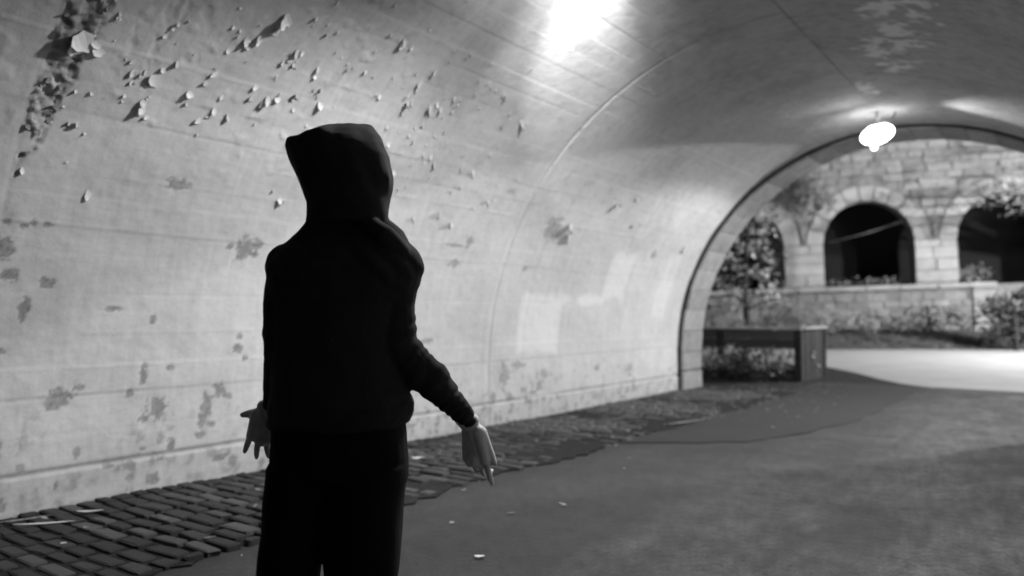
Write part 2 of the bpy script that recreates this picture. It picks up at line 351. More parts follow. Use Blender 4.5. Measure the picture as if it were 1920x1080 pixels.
# board marks: plank steps along the wall
bi = 0; rb = np.random.RandomState(3)
edges = [.25]
while edges[-1] < SCROWN: edges.append(edges[-1] + rb.uniform(.15, .26))
for e0, e1 in zip(edges, edges[1:]):
    off = rb.uniform(-.0015, .0015); m_ = (Sg >= e0) & (Sg < e1)
    H += m_ * (off + (Sg - e0) / (e1 - e0) * rb.uniform(-.002, .002))
    k = rb.choice([-.002, .0022, .004, -.0025]); wob = .012 * (fbm2(Yg * .8 + e0 * 9, Yg * 0 + e0, 2) - .5)
    gate = np.clip((fbm2(Yg * .9 + e0 * 31, Yg * 0 + e0 * 3, 3) - .42) * 8, 0, 1)
    H += k * gate * np.exp(-((Sg - e0 - wob) / .007) ** 2)
# joints
for yj, dep, wd in ((1.79, -.004, .014), (6.38, .0018, .022), (7.05, -.003, .012), (10.9, -.002, .012)):
    wv = .02 * (fbm2(Sg * 1.5, Sg * 0 + yj, 2) - .5)
    dep = dep * np.clip((3.1 - Sg) * 2.5, 0, 1) if dep > 0 else dep
    H += dep * np.exp(-((Yg - yj - wv) / wd) ** 2)
H -= .012 * np.exp(-((Yg - 6.46) / .014) ** 2)
base_w = .012 * (fbm2(Yg * 1.2, Yg * 0 + 4, 3) - .5)
gb = np.exp(-((Sg - .25 - base_w) / .012) ** 2); 
gb_gate = np.clip((fbm2(Yg * 1.1 + 2, Yg * 0 + 1, 2) - .22) * 6, .25, 1)
H -= .018 * gb * gb_gate
H += .005 * np.clip((.245 + base_w - Sg) / .01, 0, 1)
H -= .012 * np.exp(-((Sg - SCROWN) / .02) ** 2)
# patches where the paint has come off
bare = np.zeros_like(H)
wx = .5 * (fbm2(Yg * 22 + 1, Sg * 22, 3) - .5); wy = .5 * (fbm2(Yg * 22 + 8, Sg * 22 + 5, 3) - .5)
for (by, bs, ba, bb) in BARE:
    i0, i1 = np.searchsorted(yy, [by - 2.2 * ba - .03, by + 2.2 * ba + .03]); j0, j1 = np.searchsorted(ss, [bs - 2.2 * bb - .03, bs + 2.2 * bb + .03])
    q = (slice(i0, i1), slice(j0, j1))
    dx = (Yg[q] - by) / ba + wx[q] * 2.2; dy = (Sg[q] - bs) / bb + wy[q] * 2.2
    d = np.sqrt(dx * dx + dy * dy) + 1.3 * (w3[q] - .5) + .8 * (w2[q] - .5)
    bare[q] = np.maximum(bare[q], np.clip((1.02 - d) * 7, 0, 1) * (.75 + .25 * (by < 5)) * (.75 + .3 * (w3[q] > .42)))
low = np.clip((.75 - Sg) / .5, 0, 1) * np.clip((w2 - .62) * 16, 0, 1) * np.clip((w1 - .4) * 6, 0, 1)
bare = np.maximum(bare, low * .8)
high = np.clip((Sg - 2.0) / .5, 0, 1) * np.clip((fbm2(Yg * 9, Sg * 9 + 4, 4) - .66) * 20, 0, 1) * .2
bare = np.clip(np.maximum(bare, high), 0, 1)
# long spall beside the joint at y = 1.79
sw = np.interp(ss, [1.9, 2.1, 2.25, 2.6, 3.0, 3.4], [0, .05, .12, .17, .21, .25])[None, :] * np.ones_like(Yg)
sw = sw + .09 * (fbm2(Sg * 7, Yg * 3, 3) - .5)
spall = np.clip((Yg - 1.805) / .008, 0, 1) * np.clip((sw - (Yg - 1.8)) / .012, 0, 1) * (Sg > 1.95)
spall = spall * np.clip((fbm2(Yg * 12 + 5, Sg * 12, 3) - .3 + np.clip((Sg - 2.2) * .6, 0, .3)) * 9, 0, 1)
# a second, shallower ragged zone of lifting scale at the top left
zone = np.clip(1 - np.abs(Yg - 2.3) / .6, 0, 1) * np.clip((Sg - 2.5) / .4, 0, 1)
scale_ = np.clip((fbm2(Yg * 16 + 3, Sg * 10, 4) - .60) * 14, 0, 1) * zone
bare = np.clip(bare * (1 - spall), 0, 1)
rough = fbm2(Yg * 20 + Sg * 14, Sg * 16 - Yg * 9, 4)
H = H * (1 - spall) + spall * (-.008 + .07 * (rough - .4) + .025 * (w3 - .5))
H -= bare * .0028; H -= scale_ * .006
# blisters under the lifting paint
zone2 = np.clip((Sg - 1.9) / .5, 0, 1) * np.clip((4.3 - Sg) / .6, 0, 1)
H += .0045 * zone2 * np.clip((5.2 - Yg) / 1.5, .2, 1) * np.clip((fbm2(Yg * 11 + 31, Sg * 11, 2) - .68) * 8, 0, 1)
H += .0018 * (w3 - .5)
fresh = np.zeros_like(H)
for (a0, s0, a1, s1, k) in ((6.96, 1.30, 8.79, 1.46, .65), (6.92, .71, 7.8, 1.40, .6), (8.65, 1.35, 9.3, 2.05, .5), (10.2, 1.11, 10.7, 2.17, .4), (3.02, .95, 3.9, 1.53, .28), (9.3, 1.5, 9.8, 2.1, .2)):
    wob = .16 * (fbm2(Sg * 3, Yg * 3, 4) - .5)
    e = .07
    fresh = np.maximum(fresh, k * np.clip((Yg + wob - a0) / e, 0, 1) * np.clip((a1 - Yg + wob) / e, 0, 1) * np.clip((Sg + wob - s0) / e, 0, 1) * np.clip((s1 - Sg + wob) / e, 0, 1))
dirt = np.clip((.13 - Sg) / .13, 0, 1) ** 1.5 * np.clip((w1 - .3) * 3, 0, 1) * .7
dirt = np.maximum(dirt, np.clip((.24 - Sg) / .02, 0, 1) * (.22 + .35 * np.clip((w2 - .45) * 4, 0, 1)))
dirt = np.maximum(dirt, np.clip((.9 - Sg) / .9, 0, 1) * np.clip((w1 - .42) * 3, 0, 1) * .35)
blot = fbm2(Yg * 1.3 + 40, Sg * 2.1 + 3, 5); dirt = np.maximum(dirt, .17 * np.clip((blot - .5) * 4, 0, 1))
dirt = np.maximum(dirt, .75 * gb * gb_gate)
dirt = np.maximum(dirt, .6 * np.exp(-((Sg - SCROWN) / .03) ** 2))
dirt = np.maximum(dirt, .5 * np.exp(-((Yg - 6.46) / .018) ** 2) * np.clip((Sg - 3.2) / .8, 0, 1))
dirt = np.maximum(dirt, np.clip((Sg - 3.4) / 1.3, 0, 1) * (.27 + .2 * np.clip((w1 - .4) * 3, 0, 1) + .08 * np.clip((w2 - .6) * 8, 0, 1)))  # painted shade growing towards the crown, mixed with random grime
P = np.empty((ny, ns, 3))
th = np.maximum(0, (Sg - SP) / R); rr = R - H
P[..., 0] = np.where(Sg < SP, CX - R + H, CX - rr * np.cos(th)); P[..., 1] = Yg; P[..., 2] = np.where(Sg < SP, Sg, SP + rr * np.sin(th))
def coarse(y0, y1, s0, s1, a, b):
    y_ = np.linspace(y0, y1, a); s_ = np.linspace(s0, s1, b); yg, sg = np.meshgrid(y_, s_, indexing='ij')
    t = np.clip((sg - SP) / R, 0, PI); h = .016 * (fbm2(yg * 3 + 3, sg * 3, 4) - .5)
    z_ = np.where(sg < SP, sg, np.where(sg > SP + R * PI, SP - (sg - SP - R * PI), SP + (R - h) * np.sin(t)))
    return np.stack([CX - (R - h) * np.cos(t), yg, z_], 2).reshape(-1, 3), a, b
STOT = 2 * SP + R * PI + .04
parts = [(P.reshape(-1, 3), ny, ns)]
parts.append(coarse(YA, YB, SCROWN, STOT, 420, 200)); parts.append(coarse(-9, YA, -.04, STOT, 60, 120))
VV = []; QQ = []; o_ = 0
for v, a_, b_ in parts: VV.append(v); QQ.append(gridq(a_, b_, o_)); o_ += len(v)
me = npmesh('vault', np.concatenate(VV), np.concatenate(QQ), True)
extra = sum(len(v) for v in VV[1:])
yr, sr = np.meshgrid(np.linspace(YA, YB, 420), np.linspace(SCROWN, STOT, 200), indexing='ij')
rfresh = np.zeros_like(yr); r1 = fbm2(yr * 7, sr * 7 + 3, 4)
for (cy_, cs_) in CROWNP:
    d = np.hypot((yr - cy_) / .34, (sr - cs_) / .16) + 3.2 * (r1 - .5) + 2 * (fbm2(yr * 18, sr * 18, 3) - .5)
    rfresh = np.maximum(rfresh, np.clip((.8 - d) * 3, 0, 1))
rshade_dirt = np.clip(.42 + .5 * (fbm2(yr * 2, sr * 2, 4) - .5) + .2 * np.clip((fbm2(yr * 13, sr * 13, 3) - .6) * 6, 0, 1), 0, 1) * (1 - rfresh)  # right of the crown: painted shade mixed with grime speckle
exa = {'bare': np.zeros(extra), 'spall': np.zeros(extra), 'fresh': np.concatenate([rfresh.ravel(), np.zeros(extra - rfresh.size)]), 'dirt': np.concatenate([rshade_dirt.ravel(), np.full(extra - rfresh.size, .42)])}
for nm, arr in (('bare', bare), ('spall', spall), ('fresh', fresh), ('dirt', dirt)):
    at = me.attributes.new(nm, 'FLOAT', 'POINT'); at.data.foreach_set('value', np.concatenate([arr.ravel(), exa[nm]]).astype(np.float32))
vault = tlink('vault', me, M_WASH)

# curled flakes of paint hanging off the wall: one each
flake_meshes = []
for k in range(14):
    n_ = 5; curl = random.uniform(.5, 1.1); amp = [random.uniform(.7, 1.1) for _ in range(n_)]; sk = random.uniform(-.35, .35); V = []
    for lay in (0, .035):
        for i in range(n_):
            u = i / (n_ - 1)
            wdt = (.5 * (1 - .75 * abs(u - .3) ** 1.2)) * amp[i]
            if i == n_ - 1: wdt *= random.uniform(.15, .5)
            a_ = curl * u * 1.3
            for j in range(4):
                q = (j / 3 - .5) * 2
                bend = .12 * q * q
                V.append((-u * math.cos(a_ * .6), q * wdt + sk * u, u * math.sin(a_ * .8) + bend * u + lay + .015))
    Fc = []
    for lay in (0, 1):
        for i in range(n_ - 1):
            for j in range(3):
                b = lay * n_ * 4 + i * 4 + j; q = (b, b + 4, b + 5, b + 1); Fc.append(q if lay else q[::-1])
    L = n_ * 4
    rim = [i * 4 for i in range(n_)] + [(n_ - 1) * 4 + j for j in range(1, 4)] + [i * 4 + 3 for i in range(n_ - 2, -1, -1)] + [2, 1]
    for p_, q_ in zip(rim, rim[1:] + rim[:1]): Fc.append((p_, q_, q_ + L, p_ + L))
    me = mesh('paint_flake', V, Fc, False); flake_meshes.append(me); me.materials.append(M_FLAKE)
def put_flake(y_, s_, size, jit=.6, me=None):
    o = link('paint_flake', me or random.choice(flake_meshes), None, vault)
    n_ = nrm(s_); ay = Vector((0, 1, 0)); up = n_.cross(ay) * -1
    if up.z < 0 and s_ < SCROWN: up = -up
    # local -x (the free edge) points down and towards the camera along the wall
    an = math.radians(35) + random.uniform(-jit, jit)
    xax = (ay * math.cos(an) + up * math.sin(an)).normalized(); yax = n_.cross(xax)
    B = Matrix((xax, yax, n_)).transposed().to_4x4()
    o.matrix_parent_inverse = Matrix.Identity(4)
    o.matrix_basis = Matrix.Translation(surf(y_, s_, .002)) @ B @ Matrix.Diagonal((size * random.uniform(.8, 1.15), size * random.uniform(.7, 1.2), size * random.uniform(.4, .8), 1))
    return o
for (fy, fs, fz) in FLAKES:
    put_flake(fy, fs, fz * 1.0)
    for k in range(random.choice((0, 1, 1, 2))): put_flake(fy + random.gauss(0, .045), fs + random.gauss(0, .04), fz * random.uniform(.3, .75), 1.0)
spall_me = flake_meshes[3].copy(); spall_me.materials.clear(); spall_me.materials.append(M_PLASTER)
# many more, smaller ones in the same belt
for k in range(130):
    fy = random.uniform(1.9, 6.6); fs = random.gauss(2.95, .42)
    if fs < 1.2 or fs > 4.2: continue
    put_flake(fy, fs, random.uniform(.012, .03) * (1 + .12 * (fy - 2)))
# scraps of lifting scale inside the spall
for k in range(34):
    fs = random.uniform(2.1, 3.35); fy = 1.8 + random.uniform(.01, np.interp(fs, [1.9, 2.25, 3.4], [.03, .13, .3]))
    o = put_flake(fy, fs, random.uniform(.015, .04), 1.5, spall_me)
# the big sheet of paint hanging at the top left
big = [(2.00, 2.84, .14), (4.25, 2.70, .10)]
for (fy, fs, fz) in big: o = put_flake(fy, fs, fz, .25); o.scale.z *= .8

# ring of dressed stones at the mouth
RI = 3.05; y0r, y1r = 11.34, 12.1
def wedge(t0, t1, r0, r1, ya, yb, jit=.003):
    bm = bmesh.new(); vs_ = []
    for y_ in (ya, yb):
        for (t, r) in ((t0, r0), (t1, r0), (t1, r1), (t0, r1)):
            vs_.append(bm.verts.new((CX - r * math.cos(t), y_, SP + r * math.sin(t)) ))
    for q in ((0, 1, 2, 3), (7, 6, 5, 4), (0, 4, 5, 1), (1, 5, 6, 2), (2, 6, 7, 3), (3, 7, 4, 0)): bm.faces.new([vs_[i] for i in q])
    for v in bm.verts: v.co += Vector([random.uniform(-jit, jit) for _ in range(3)])
    bmesh.ops.bevel(bm, geom=bm.edges[:], offset=.007, segments=1, affect='EDGES')
    return bm
nv = 29
for i in range(nv):
    g = .0025 / RI
    tlink('voussoir', bm_mesh('voussoir', wedge(PI * i / nv + g, PI * (i + 1) / nv - g, RI + random.uniform(-.003, .003), RI + .5, y0r + random.uniform(-.015, .015), y1r + random.uniform(0, .03))), M_PORTAL)
for sx in (-1, 1):
    for (z0, z1) in ((-.05, .29), (.302, .594)):
        bm = bmesh.new(); xc = CX + sx * (RI + .25 + random.uniform(-.01, .01)); box(bm, (xc, (y0r + y1r) / 2, (z0 + z1) / 2), (.5, y1r - y0r, z1 - z0), 0, .018, .006)
        tlink('quoin', bm_mesh('quoin', bm), M_PORTAL)
# mortar bed and the earth-covered headwall behind the ring
bm = bmesh.new(); K = 48
def headwall(bm, ra, rb_, ya, yb, zt=None):
    prof = [(0, -.05)]
    rings = []
    pts = [(CX - ra, -.05)] + [(CX - ra * math.cos(PI * i / K), SP + ra * math.sin(PI * i / K)) for i in range(K + 1)] + [(CX + ra, -.05)]
    if zt is None: outp = [(CX - rb_, -.05)] + [(CX - rb_ * math.cos(PI * i / K), SP + rb_ * math.sin(PI * i / K)) for i in range(K + 1)] + [(CX + rb_, -.05)]
    else:
        outp = []
        for (x, z) in pts:
            dx, dz = x - CX, max(z - SP, 0)
            if z <= SP: outp.append((CX + math.copysign(rb_, dx), z))
            else:
                k = min(rb_ / max(abs(dx), 1e-6), (zt - SP) / max(dz, 1e-6)); outp.append((CX + dx * k, SP + dz * k))
    A = [bm.verts.new((x, ya, z)) for x, z in pts]; Bv = [bm.verts.new((x, ya, z)) for x, z in outp]
    Cc = [bm.verts.new((x, yb, z)) for x, z in pts]; D = [bm.verts.new((x, yb, z)) for x, z in outp]
    for i in range(len(pts) - 1):
        bm.faces.new((A[i], A[i + 1], Bv[i + 1], Bv[i])); bm.faces.new((Cc[i], D[i], D[i + 1], Cc[i + 1]))
        bm.faces.new((A[i], Cc[i], Cc[i + 1], A[i + 1])); bm.faces.new((Bv[i], Bv[i + 1], D[i + 1], D[i]))
headwall(bm, RI + .03, RI + .47, YB - .03, y1r - .03); tlink('mortar_bed', bm_mesh('mortar_bed', bm), M_MORTAR)
bm = bmesh.new(); headwall(bm, RI + .505, 12, YB + .02, y1r - .02, 6.2); tlink('headwall', bm_mesh('headwall', bm), M_PORTAL)

# ------------------------------------------------------------------ lamps under the crown
def light(name, kind, loc, energy, aim=None, **kw):
    d = bpy.data.lights.new(name, kind); d.energy = energy
    for k, v in kw.items(): setattr(d, k, v)
    o = bpy.data.objects.new(name, d); COL.objects.link(o); o.location = loc
    if aim is not None: o.rotation_euler = Vector(aim).to_track_quat('-Z', 'Y').to_euler()
    return o
def bulkhead(loc, rz, label, finial=True):
    t = tag(empty('ceiling_lamp', loc, (0, 0, rz)), label, 'lamp', 'lamps along the crown of the tunnel')
    bm = bmesh.new(); bmesh.ops.create_uvsphere(bm, u_segments=24, v_segments=12, radius=1)
    bmesh.ops.transform(bm, matrix=Matrix.Diagonal((.2, .14, .12, 1)), verts=bm.verts[:])
    link('lamp_globe', bm_mesh('lamp_globe', bm, True), M_GLOW if finial else M_GLOWD, t).rotation_euler = (0, -.3, 0)
    bm = bmesh.new(); tube(bm, [(0, 0, .085), (0, 0, .10), (0, 0, .13), (0, 0, .14), (0, 0, .36)], [.09, .1, .07, .03, .03], 24)
    bmesh.ops.transform(bm, matrix=Matrix.Diagonal((1, .74, 1, 1)), verts=bm.verts[:])
    link('lamp_housing', bm_mesh('lamp_housing', bm), M_ENAM, t)
    bm = bmesh.new(); tube(bm, [(-.04, 0, -.1), (-.04, 0, -.165), (-.04, 0, -.19)], [.03, .035, .02], 12)
    if finial: link('lamp_finial', bm_mesh('lamp_finial', bm, True), M_GLOW, t)
    bm = bmesh.new(); tube(bm, [(.0, .0, .12), (.12, 0, .15), (.2, 0, .22), (.24, 0, .36)], [.012] * 4, 8)
    link('conduit', bm_mesh('conduit', bm, True), M_METAL, t)
    return t
L1 = Vector((-1.9, 3.75, 3.62)); L2 = Vector((-1.91, 10.35, 3.42))
bulkhead(L2, .5, 'glaring bulkhead lamp under the vault just inside the stone ring')
bulkhead(L1, .5, 'bulkhead lamp on the vault above and beyond the hooded person', False)
light('lamp_light', 'SPOT', L1 + Vector((0, 0, -.155)), LP1, (0, 0, -1), spot_size=math.radians(166), spot_blend=.32, shadow_soft_size=.11)
light('lamp_light', 'SPOT', L2 + Vector((0, 0, -.2)), LP2, (0, 0, -1), spot_size=math.radians(168), spot_blend=.15, shadow_soft_size=.1)
# added spots beside each lamp: bright patches, fill and glow on the vault
az = math.radians(LKA)
for dz, half, pw, el in ((-.16, 18.5, LK1, -.05), (-.165, 34, LK1C, -.10), (-.17, 64, LK1B, -.05)):
    a_ = az + (.35 if half > 60 else 0)
    light('added_vault_spot', 'SPOT', L1 + Vector((-.25, .38, dz)), pw, (math.cos(a_), math.sin(a_), el), spot_size=math.radians(half * 2), spot_blend=1, shadow_soft_size=.05)
light('added_vault_spot', 'SPOT', L2 + Vector((.3, -.05, -.1)), LK2, (1, -.3, .0), spot_size=math.radians(70), spot_blend=.8, shadow_soft_size=.05)
light('added_vault_spot', 'SPOT', L2 + Vector((-.1, -.3, -.05)), LK3, (-.35, -1, .1), spot_size=math.radians(120), spot_blend=.9, shadow_soft_size=.05)

# street lamps outside, beyond the right edge of the frame
def street_lamp(loc, label, power):
    t = tag(empty('street_lamp', loc), label, 'street lamp', 'street lamps beside the path')
    bm = bmesh.new(); tube(bm, [(0, 0, 0), (0, 0, .5), (0, 0, .55), (0, 0, 5.2)], [.14, .12, .07, .05], 12); link('post', bm_mesh('post', bm, True), M_METAL, t)
    bm = bmesh.new(); tube(bm, [(0, 0, 5.2), (0, 0, 5.3), (0, 0, 5.55), (0, 0, 5.75)], [.1, .2, .24, .16], 16); link('lantern', bm_mesh('lantern', bm, True), M_GLOW2, t)
    bm = bmesh.new(); tube(bm, [(0, 0, 5.76), (0, 0, 5.85), (0, 0, 6.0)], [.3, .18, .02], 16); link('lamp_cap', bm_mesh('lamp_cap', bm, True), M_METAL, t)
    light('street_light', 'POINT', Vector(loc) + Vector((0, 0, 5.05)), power, shadow_soft_size=.2)
street_lamp((6.5, 24.5, 0), 'street lamp post on the far right of the path', SL1)
street_lamp((1.8, 27, 0), 'street lamp post nearest the arcade', SL2)

# ------------------------------------------------------------------ stone arcade across the path
DA = 32.0; KP = DA / 1450
AC = cw(675 * KP, DA, 0)
arc = tag(empty('stone_arcade', AC, (0, math.radians(-1.6), YAW - math.radians(14))), 'rubble stone wall with round arches and a pale ledge beyond the tunnel mouth', 'arcade')
AR, ZSP, ZSILL, ZTOP, SPACE = 1.77, 4.17, 2.30, 9.5, 5.07
XA = [-SPACE * 2, -SPACE, 0, SPACE, SPACE * 2]
XL, XR = -13, 13
TH = .9
bm = bmesh.new()
def strip(x0, x1, zb0, zb1, zt):
    v = [bm.verts.new(p) for p in ((x0, 0, zb0), (x1, 0, zb1), (x1, 0, zt), (x0, 0, zt), (x0, TH, zb0), (x1, TH, zb1), (x1, TH, zt), (x0, TH, zt))]
    for q in ((0, 1, 2, 3), (7, 6, 5, 4), (0, 4, 5, 1)): bm.faces.new([v[i] for i in q])
    return v
def side(x, z0, z1):
    bm.faces.new([bm.verts.new(p) for p in ((x, 0, z0), (x, TH, z0), (x, TH, z1), (x, 0, z1))])
xs = [XL] + [e for c in XA for e in (c - AR, c + AR)] + [XR]
for i in range(0, len(xs) - 1, 2): strip(xs[i], xs[i + 1], 0, 0, ZTOP)
for c in XA:
    strip(c - AR, c + AR, 0, 0, ZSILL)
    bm.faces.new([bm.verts.new(p) for p in ((c - AR, 0, ZSILL), (c + AR, 0, ZSILL), (c + AR, TH, ZSILL), (c - AR, TH, ZSILL))])
    side(c - AR, ZSILL, ZSP); side(c + AR, ZSILL, ZSP)
    N_ = 24
    for k in range(N_):
        a0, a1 = PI * k / N_, PI * (k + 1) / N_
        strip(c - AR * math.cos(a0), c - AR * math.cos(a1), ZSP + AR * math.sin(a0), ZSP + AR * math.sin(a1), ZTOP)
link('wall_core', bm_mesh('wall_core', bm), M_CORE, arc)
# dark space behind the arches
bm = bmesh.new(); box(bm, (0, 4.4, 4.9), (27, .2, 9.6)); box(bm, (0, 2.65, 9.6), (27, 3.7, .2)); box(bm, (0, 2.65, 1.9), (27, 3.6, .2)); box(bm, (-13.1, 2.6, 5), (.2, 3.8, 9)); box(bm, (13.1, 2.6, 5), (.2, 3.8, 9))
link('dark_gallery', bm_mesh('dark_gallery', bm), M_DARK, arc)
# mesh screen bars faintly seen in the centre arch
def wire(p0, p1, r, m): 
    bm = bmesh.new(); mid = (Vector(p0) + Vector(p1)) / 2 - Vector((0, 0, .06)); tube(bm, [p0, mid, p1], [r] * 3, 6); return link('slack_cable', bm_mesh('slack_cable', bm, True), m, arc)
wire((-1.5, -.05, 4.25), (1.35, -.05, 5.0), .025, M_METAL)
def stone(name, x0, x1, z0, z1, d, m, yb=0., jit=.018):
    bm = bmesh.new(); box(bm, ((x0 + x1) / 2, yb - d / 2 + .06, (z0 + z1) / 2), (x1 - x0, d + .12, z1 - z0), 0, .03, jit)
    return link(name, bm_mesh(name, bm), m, arc)
# arch rings, 11 stones each
for c in XA[1:4]:
    for k in range(11):
        a0, a1 = PI * k / 11 + .007, PI * (k + 1) / 11 - .007; bm = bmesh.new(); r0, r1 = AR - .02, AR + .62 + random.uniform(-.05, .06); vs_ = []
        for y_ in (-.09, .35):
            for (t, r) in ((a0, r0), (a1, r0), (a1, r1), (a0, r1)): vs_.append(bm.verts.new((c - r * math.cos(t), y_, ZSP + r * math.sin(t))))
        for q in ((0, 1, 2, 3), (7, 6, 5, 4), (0, 4, 5, 1), (1, 5, 6, 2), (2, 6, 7, 3), (3, 7, 4, 0)): bm.faces.new([vs_[i] for i in q])
        bmesh.ops.bevel(bm, geom=bm.edges[:], offset=.03, segments=1, affect='EDGES')
        link('arch_stone', bm_mesh('arch_stone', bm), M_DRESSED, arc)
# piers of dressed blocks
for c in (-SPACE / 2, SPACE / 2, -SPACE * 1.5, SPACE * 1.5):
    x0, x1 = c - SPACE / 2 + AR - .02, c + SPACE / 2 - AR + .02; z = ZSILL + .16
    while z < ZSP - .02:
        h = min(random.uniform(.36, .5), ZSP - z); 
        if ZSP - z - h < .2: h = ZSP - z
        if random.random() < .5: stone('pier_stone', x0, x1, z, z + h - .012, .07, M_DRESSED)
        else:
            xm = c + random.uniform(-.25, .25); stone('pier_stone', x0, xm - .006, z, z + h - .012, .07, M_DRESSED); stone('pier_stone', xm + .006, x1, z, z + h - .012, .075, M_DRESSED)
        z += h
# rubble above the arches
z = ZSP + .02
while z < 8.3:
    h = random.uniform(.26, .42); x = -8.2 + random.uniform(0, .4)
    while x < 7.6:
        w = random.uniform(.4, 1.0); a_, b_ = x, x + w
        zc = z + h / 2; drop = False
        for c in XA:
            for zz in (z + .02, zc, z + h - .02):
                k = (AR + .7) ** 2 - (zz - ZSP) ** 2
                if k > 0:
                    k = math.sqrt(k)
                    if a_ < c + k and b_ > c - k:
                        if c - k - a_ > b_ - c - k: b_ = min(b_, c - k)
                        else: a_ = max(a_, c + k)
        if b_ - a_ > .1: stone('rubble_stone', a_, b_ - .02, z, z + h - .02, random.uniform(.04, .11), M_RUBBLE, 0, .03)
        x += w
    z += h
# ledge: coping slabs, and the base wall under them
x = -8.0; k = 0
while x < 4.55:
    w = min(random.uniform(1.0, 1.6), 4.62 - x); bm = bmesh.new(); box(bm, (x + w / 2, .18, ZSILL - .02), (w - .015, .96, .2), 0, .025, .01)
    link('ledge_slab', bm_mesh('ledge_slab', bm), M_DRESSED, arc); x += w
z = .35
while z < ZSILL - .14:
    h = min(random.uniform(.28, .42), ZSILL - .13 - z); x = -8 + random.uniform(0, .3)
    while x < 3.7:
        w = min(random.uniform(.4, .95), 3.75 - x)
        if w > .08: stone('rubble_stone', x, x + w - .02, z, z + h - .02, random.uniform(.03, .09), M_RUBBLE, 0, .03)
        x += w
    bm = bmesh.new(); box(bm, (4.17, -.02, z + h / 2), (.8, .3, h - .015), 0, .03, .012); link('quoin', bm_mesh('quoin', bm), M_DRESSED, arc)
    z += h
# short lettered-free stone tablet over the right pier
bm = bmesh.new(); box(bm, (2.55, -.1, 6.62), (1.15, .2, .2), 0, .02, .01); link('stone_tablet', bm_mesh('stone_tablet', bm), M_DRESSED, arc)

# ------------------------------------------------------------------ plants
def leaf_cloud(pts, size, per, spread, seed, flat=.5):
    rs = np.random.RandomState(seed); V = []; Q = []
    for (c, r) in pts:
        n_ = int(per * r[0] * r[2] / .25) if isinstance(r, tuple) else per
        for k in range(max(6, n_)):
            d = rs.normal(size=3); d /= np.linalg.norm(d); rad = rs.uniform(.35, 1.0) ** .5
            p = np.array(c) + d * rad * np.array(r) + rs.normal(size=3) * spread
            u = rs.normal(size=3); u[2] *= flat; u /= np.linalg.norm(u); n2_ = rs.normal(size=3) + d * .8; v = np.cross(n2_, u); v /= np.linalg.norm(v) + 1e-9; w = np.cross(u, v)
            s_ = size * rs.uniform(.6, 1.35); b = len(V)
            V += [p - u * s_, p + v * s_ * .42 + w * s_ * .12, p + u * s_ - w * s_ * .1, p - v * s_ * .42 + w * s_ * .12]
            Q.append((b, b + 1, b + 2, b + 3))
    return np.array(V), np.array(Q)
def plant(name, cat, label, base, blobs, size, per, m, seed, stems=None, group=None, crown='foliage', sm=None):
    t = tag(empty(name, base), label, cat, group)
    v, q = leaf_cloud(blobs, size, per, size * .6, seed); link(crown, npmesh(crown, v, q), m, t)
    if stems:
        bm = bmesh.new()
        for pts, rd in stems: tube(bm, pts, rd, 7)
        link('trunk' if name.endswith('tree') else 'stem', bm_mesh('trunk', bm, True), sm or M_BARK, t)
    return t
rr_ = random.Random(11)
# small tree left of the arcade: layered sprays of leaves
bl = []; st = [([(0, 0, 0), (.05, 0, 1.0), (-.03, .05, 2.0), (.05, 0, 3.4), (.1, 0, 4.6)], [.14, .11, .09, .06, .02])]
for k in range(20):
    z = 1.55 + 3.0 * k / 20; L = (1.25 - .8 * (k / 20)) * rr_.uniform(.6, 1.1); an = k * 2.4
    tip = (L * math.cos(an), L * math.sin(an), z + .15)
    st.append(([(0, 0, z - .25), (tip[0] * .5, tip[1] * .5, z + .05), tip], [.035, .022, .008]))
    bl.append((tip, (.45, .45, .16))); bl.append(((tip[0] * .6, tip[1] * .6, z + .1), (.4, .4, .15)))
p = cw((1398 - 960) / 1450 * 23, 23, 0)
plant('small_tree', 'tree', 'small leafy tree with layered sprays beside the left arch', (p.x, p.y, -.02), bl, .10, 80, M_LEAFL, 3, st, crown='crown')
# branch reaching in over the right arch from a tree beyond the right edge
p = cw(22, 26, 0)
bl = []; st = [([(0, 0, 0), (.1, 0, 2), (0, .1, 4), (-.1, 0, 7)], [.25, .2, .16, .06])]
for dx, dz in ((-6.3, 5.05), (-5.6, 5.35), (-5.0, 5.0), (-4.6, 5.6), (-6.0, 5.6), (-5.3, 6.1), (-4.3, 4.8), (-6.7, 4.85), (-4.9, 4.6), (-3.5, 5.8), (-2.6, 5.2), (-1.5, 6.6), (0, 7.6), (1.2, 6.6), (-2.2, 7.2), (1, 5.6), (-3.6, 6.8)):
    t_ = CR * dx; st.append(([(0, 0, 4.2), (t_.x * .5, t_.y * .5, dz + .1), (t_.x, t_.y, dz)], [.08, .045, .01]))
    bl += [((t_.x, t_.y, dz), (.55, .5, .2)), ((t_.x * .88, t_.y * .88, dz + .12), (.45, .45, .2))]
plant('overhanging_tree', 'tree', 'tree at the right whose leafy branch hangs over the right arch', (p.x, p.y, 0), bl, .10, 44, M_LEAF, 5, st, crown='crown')
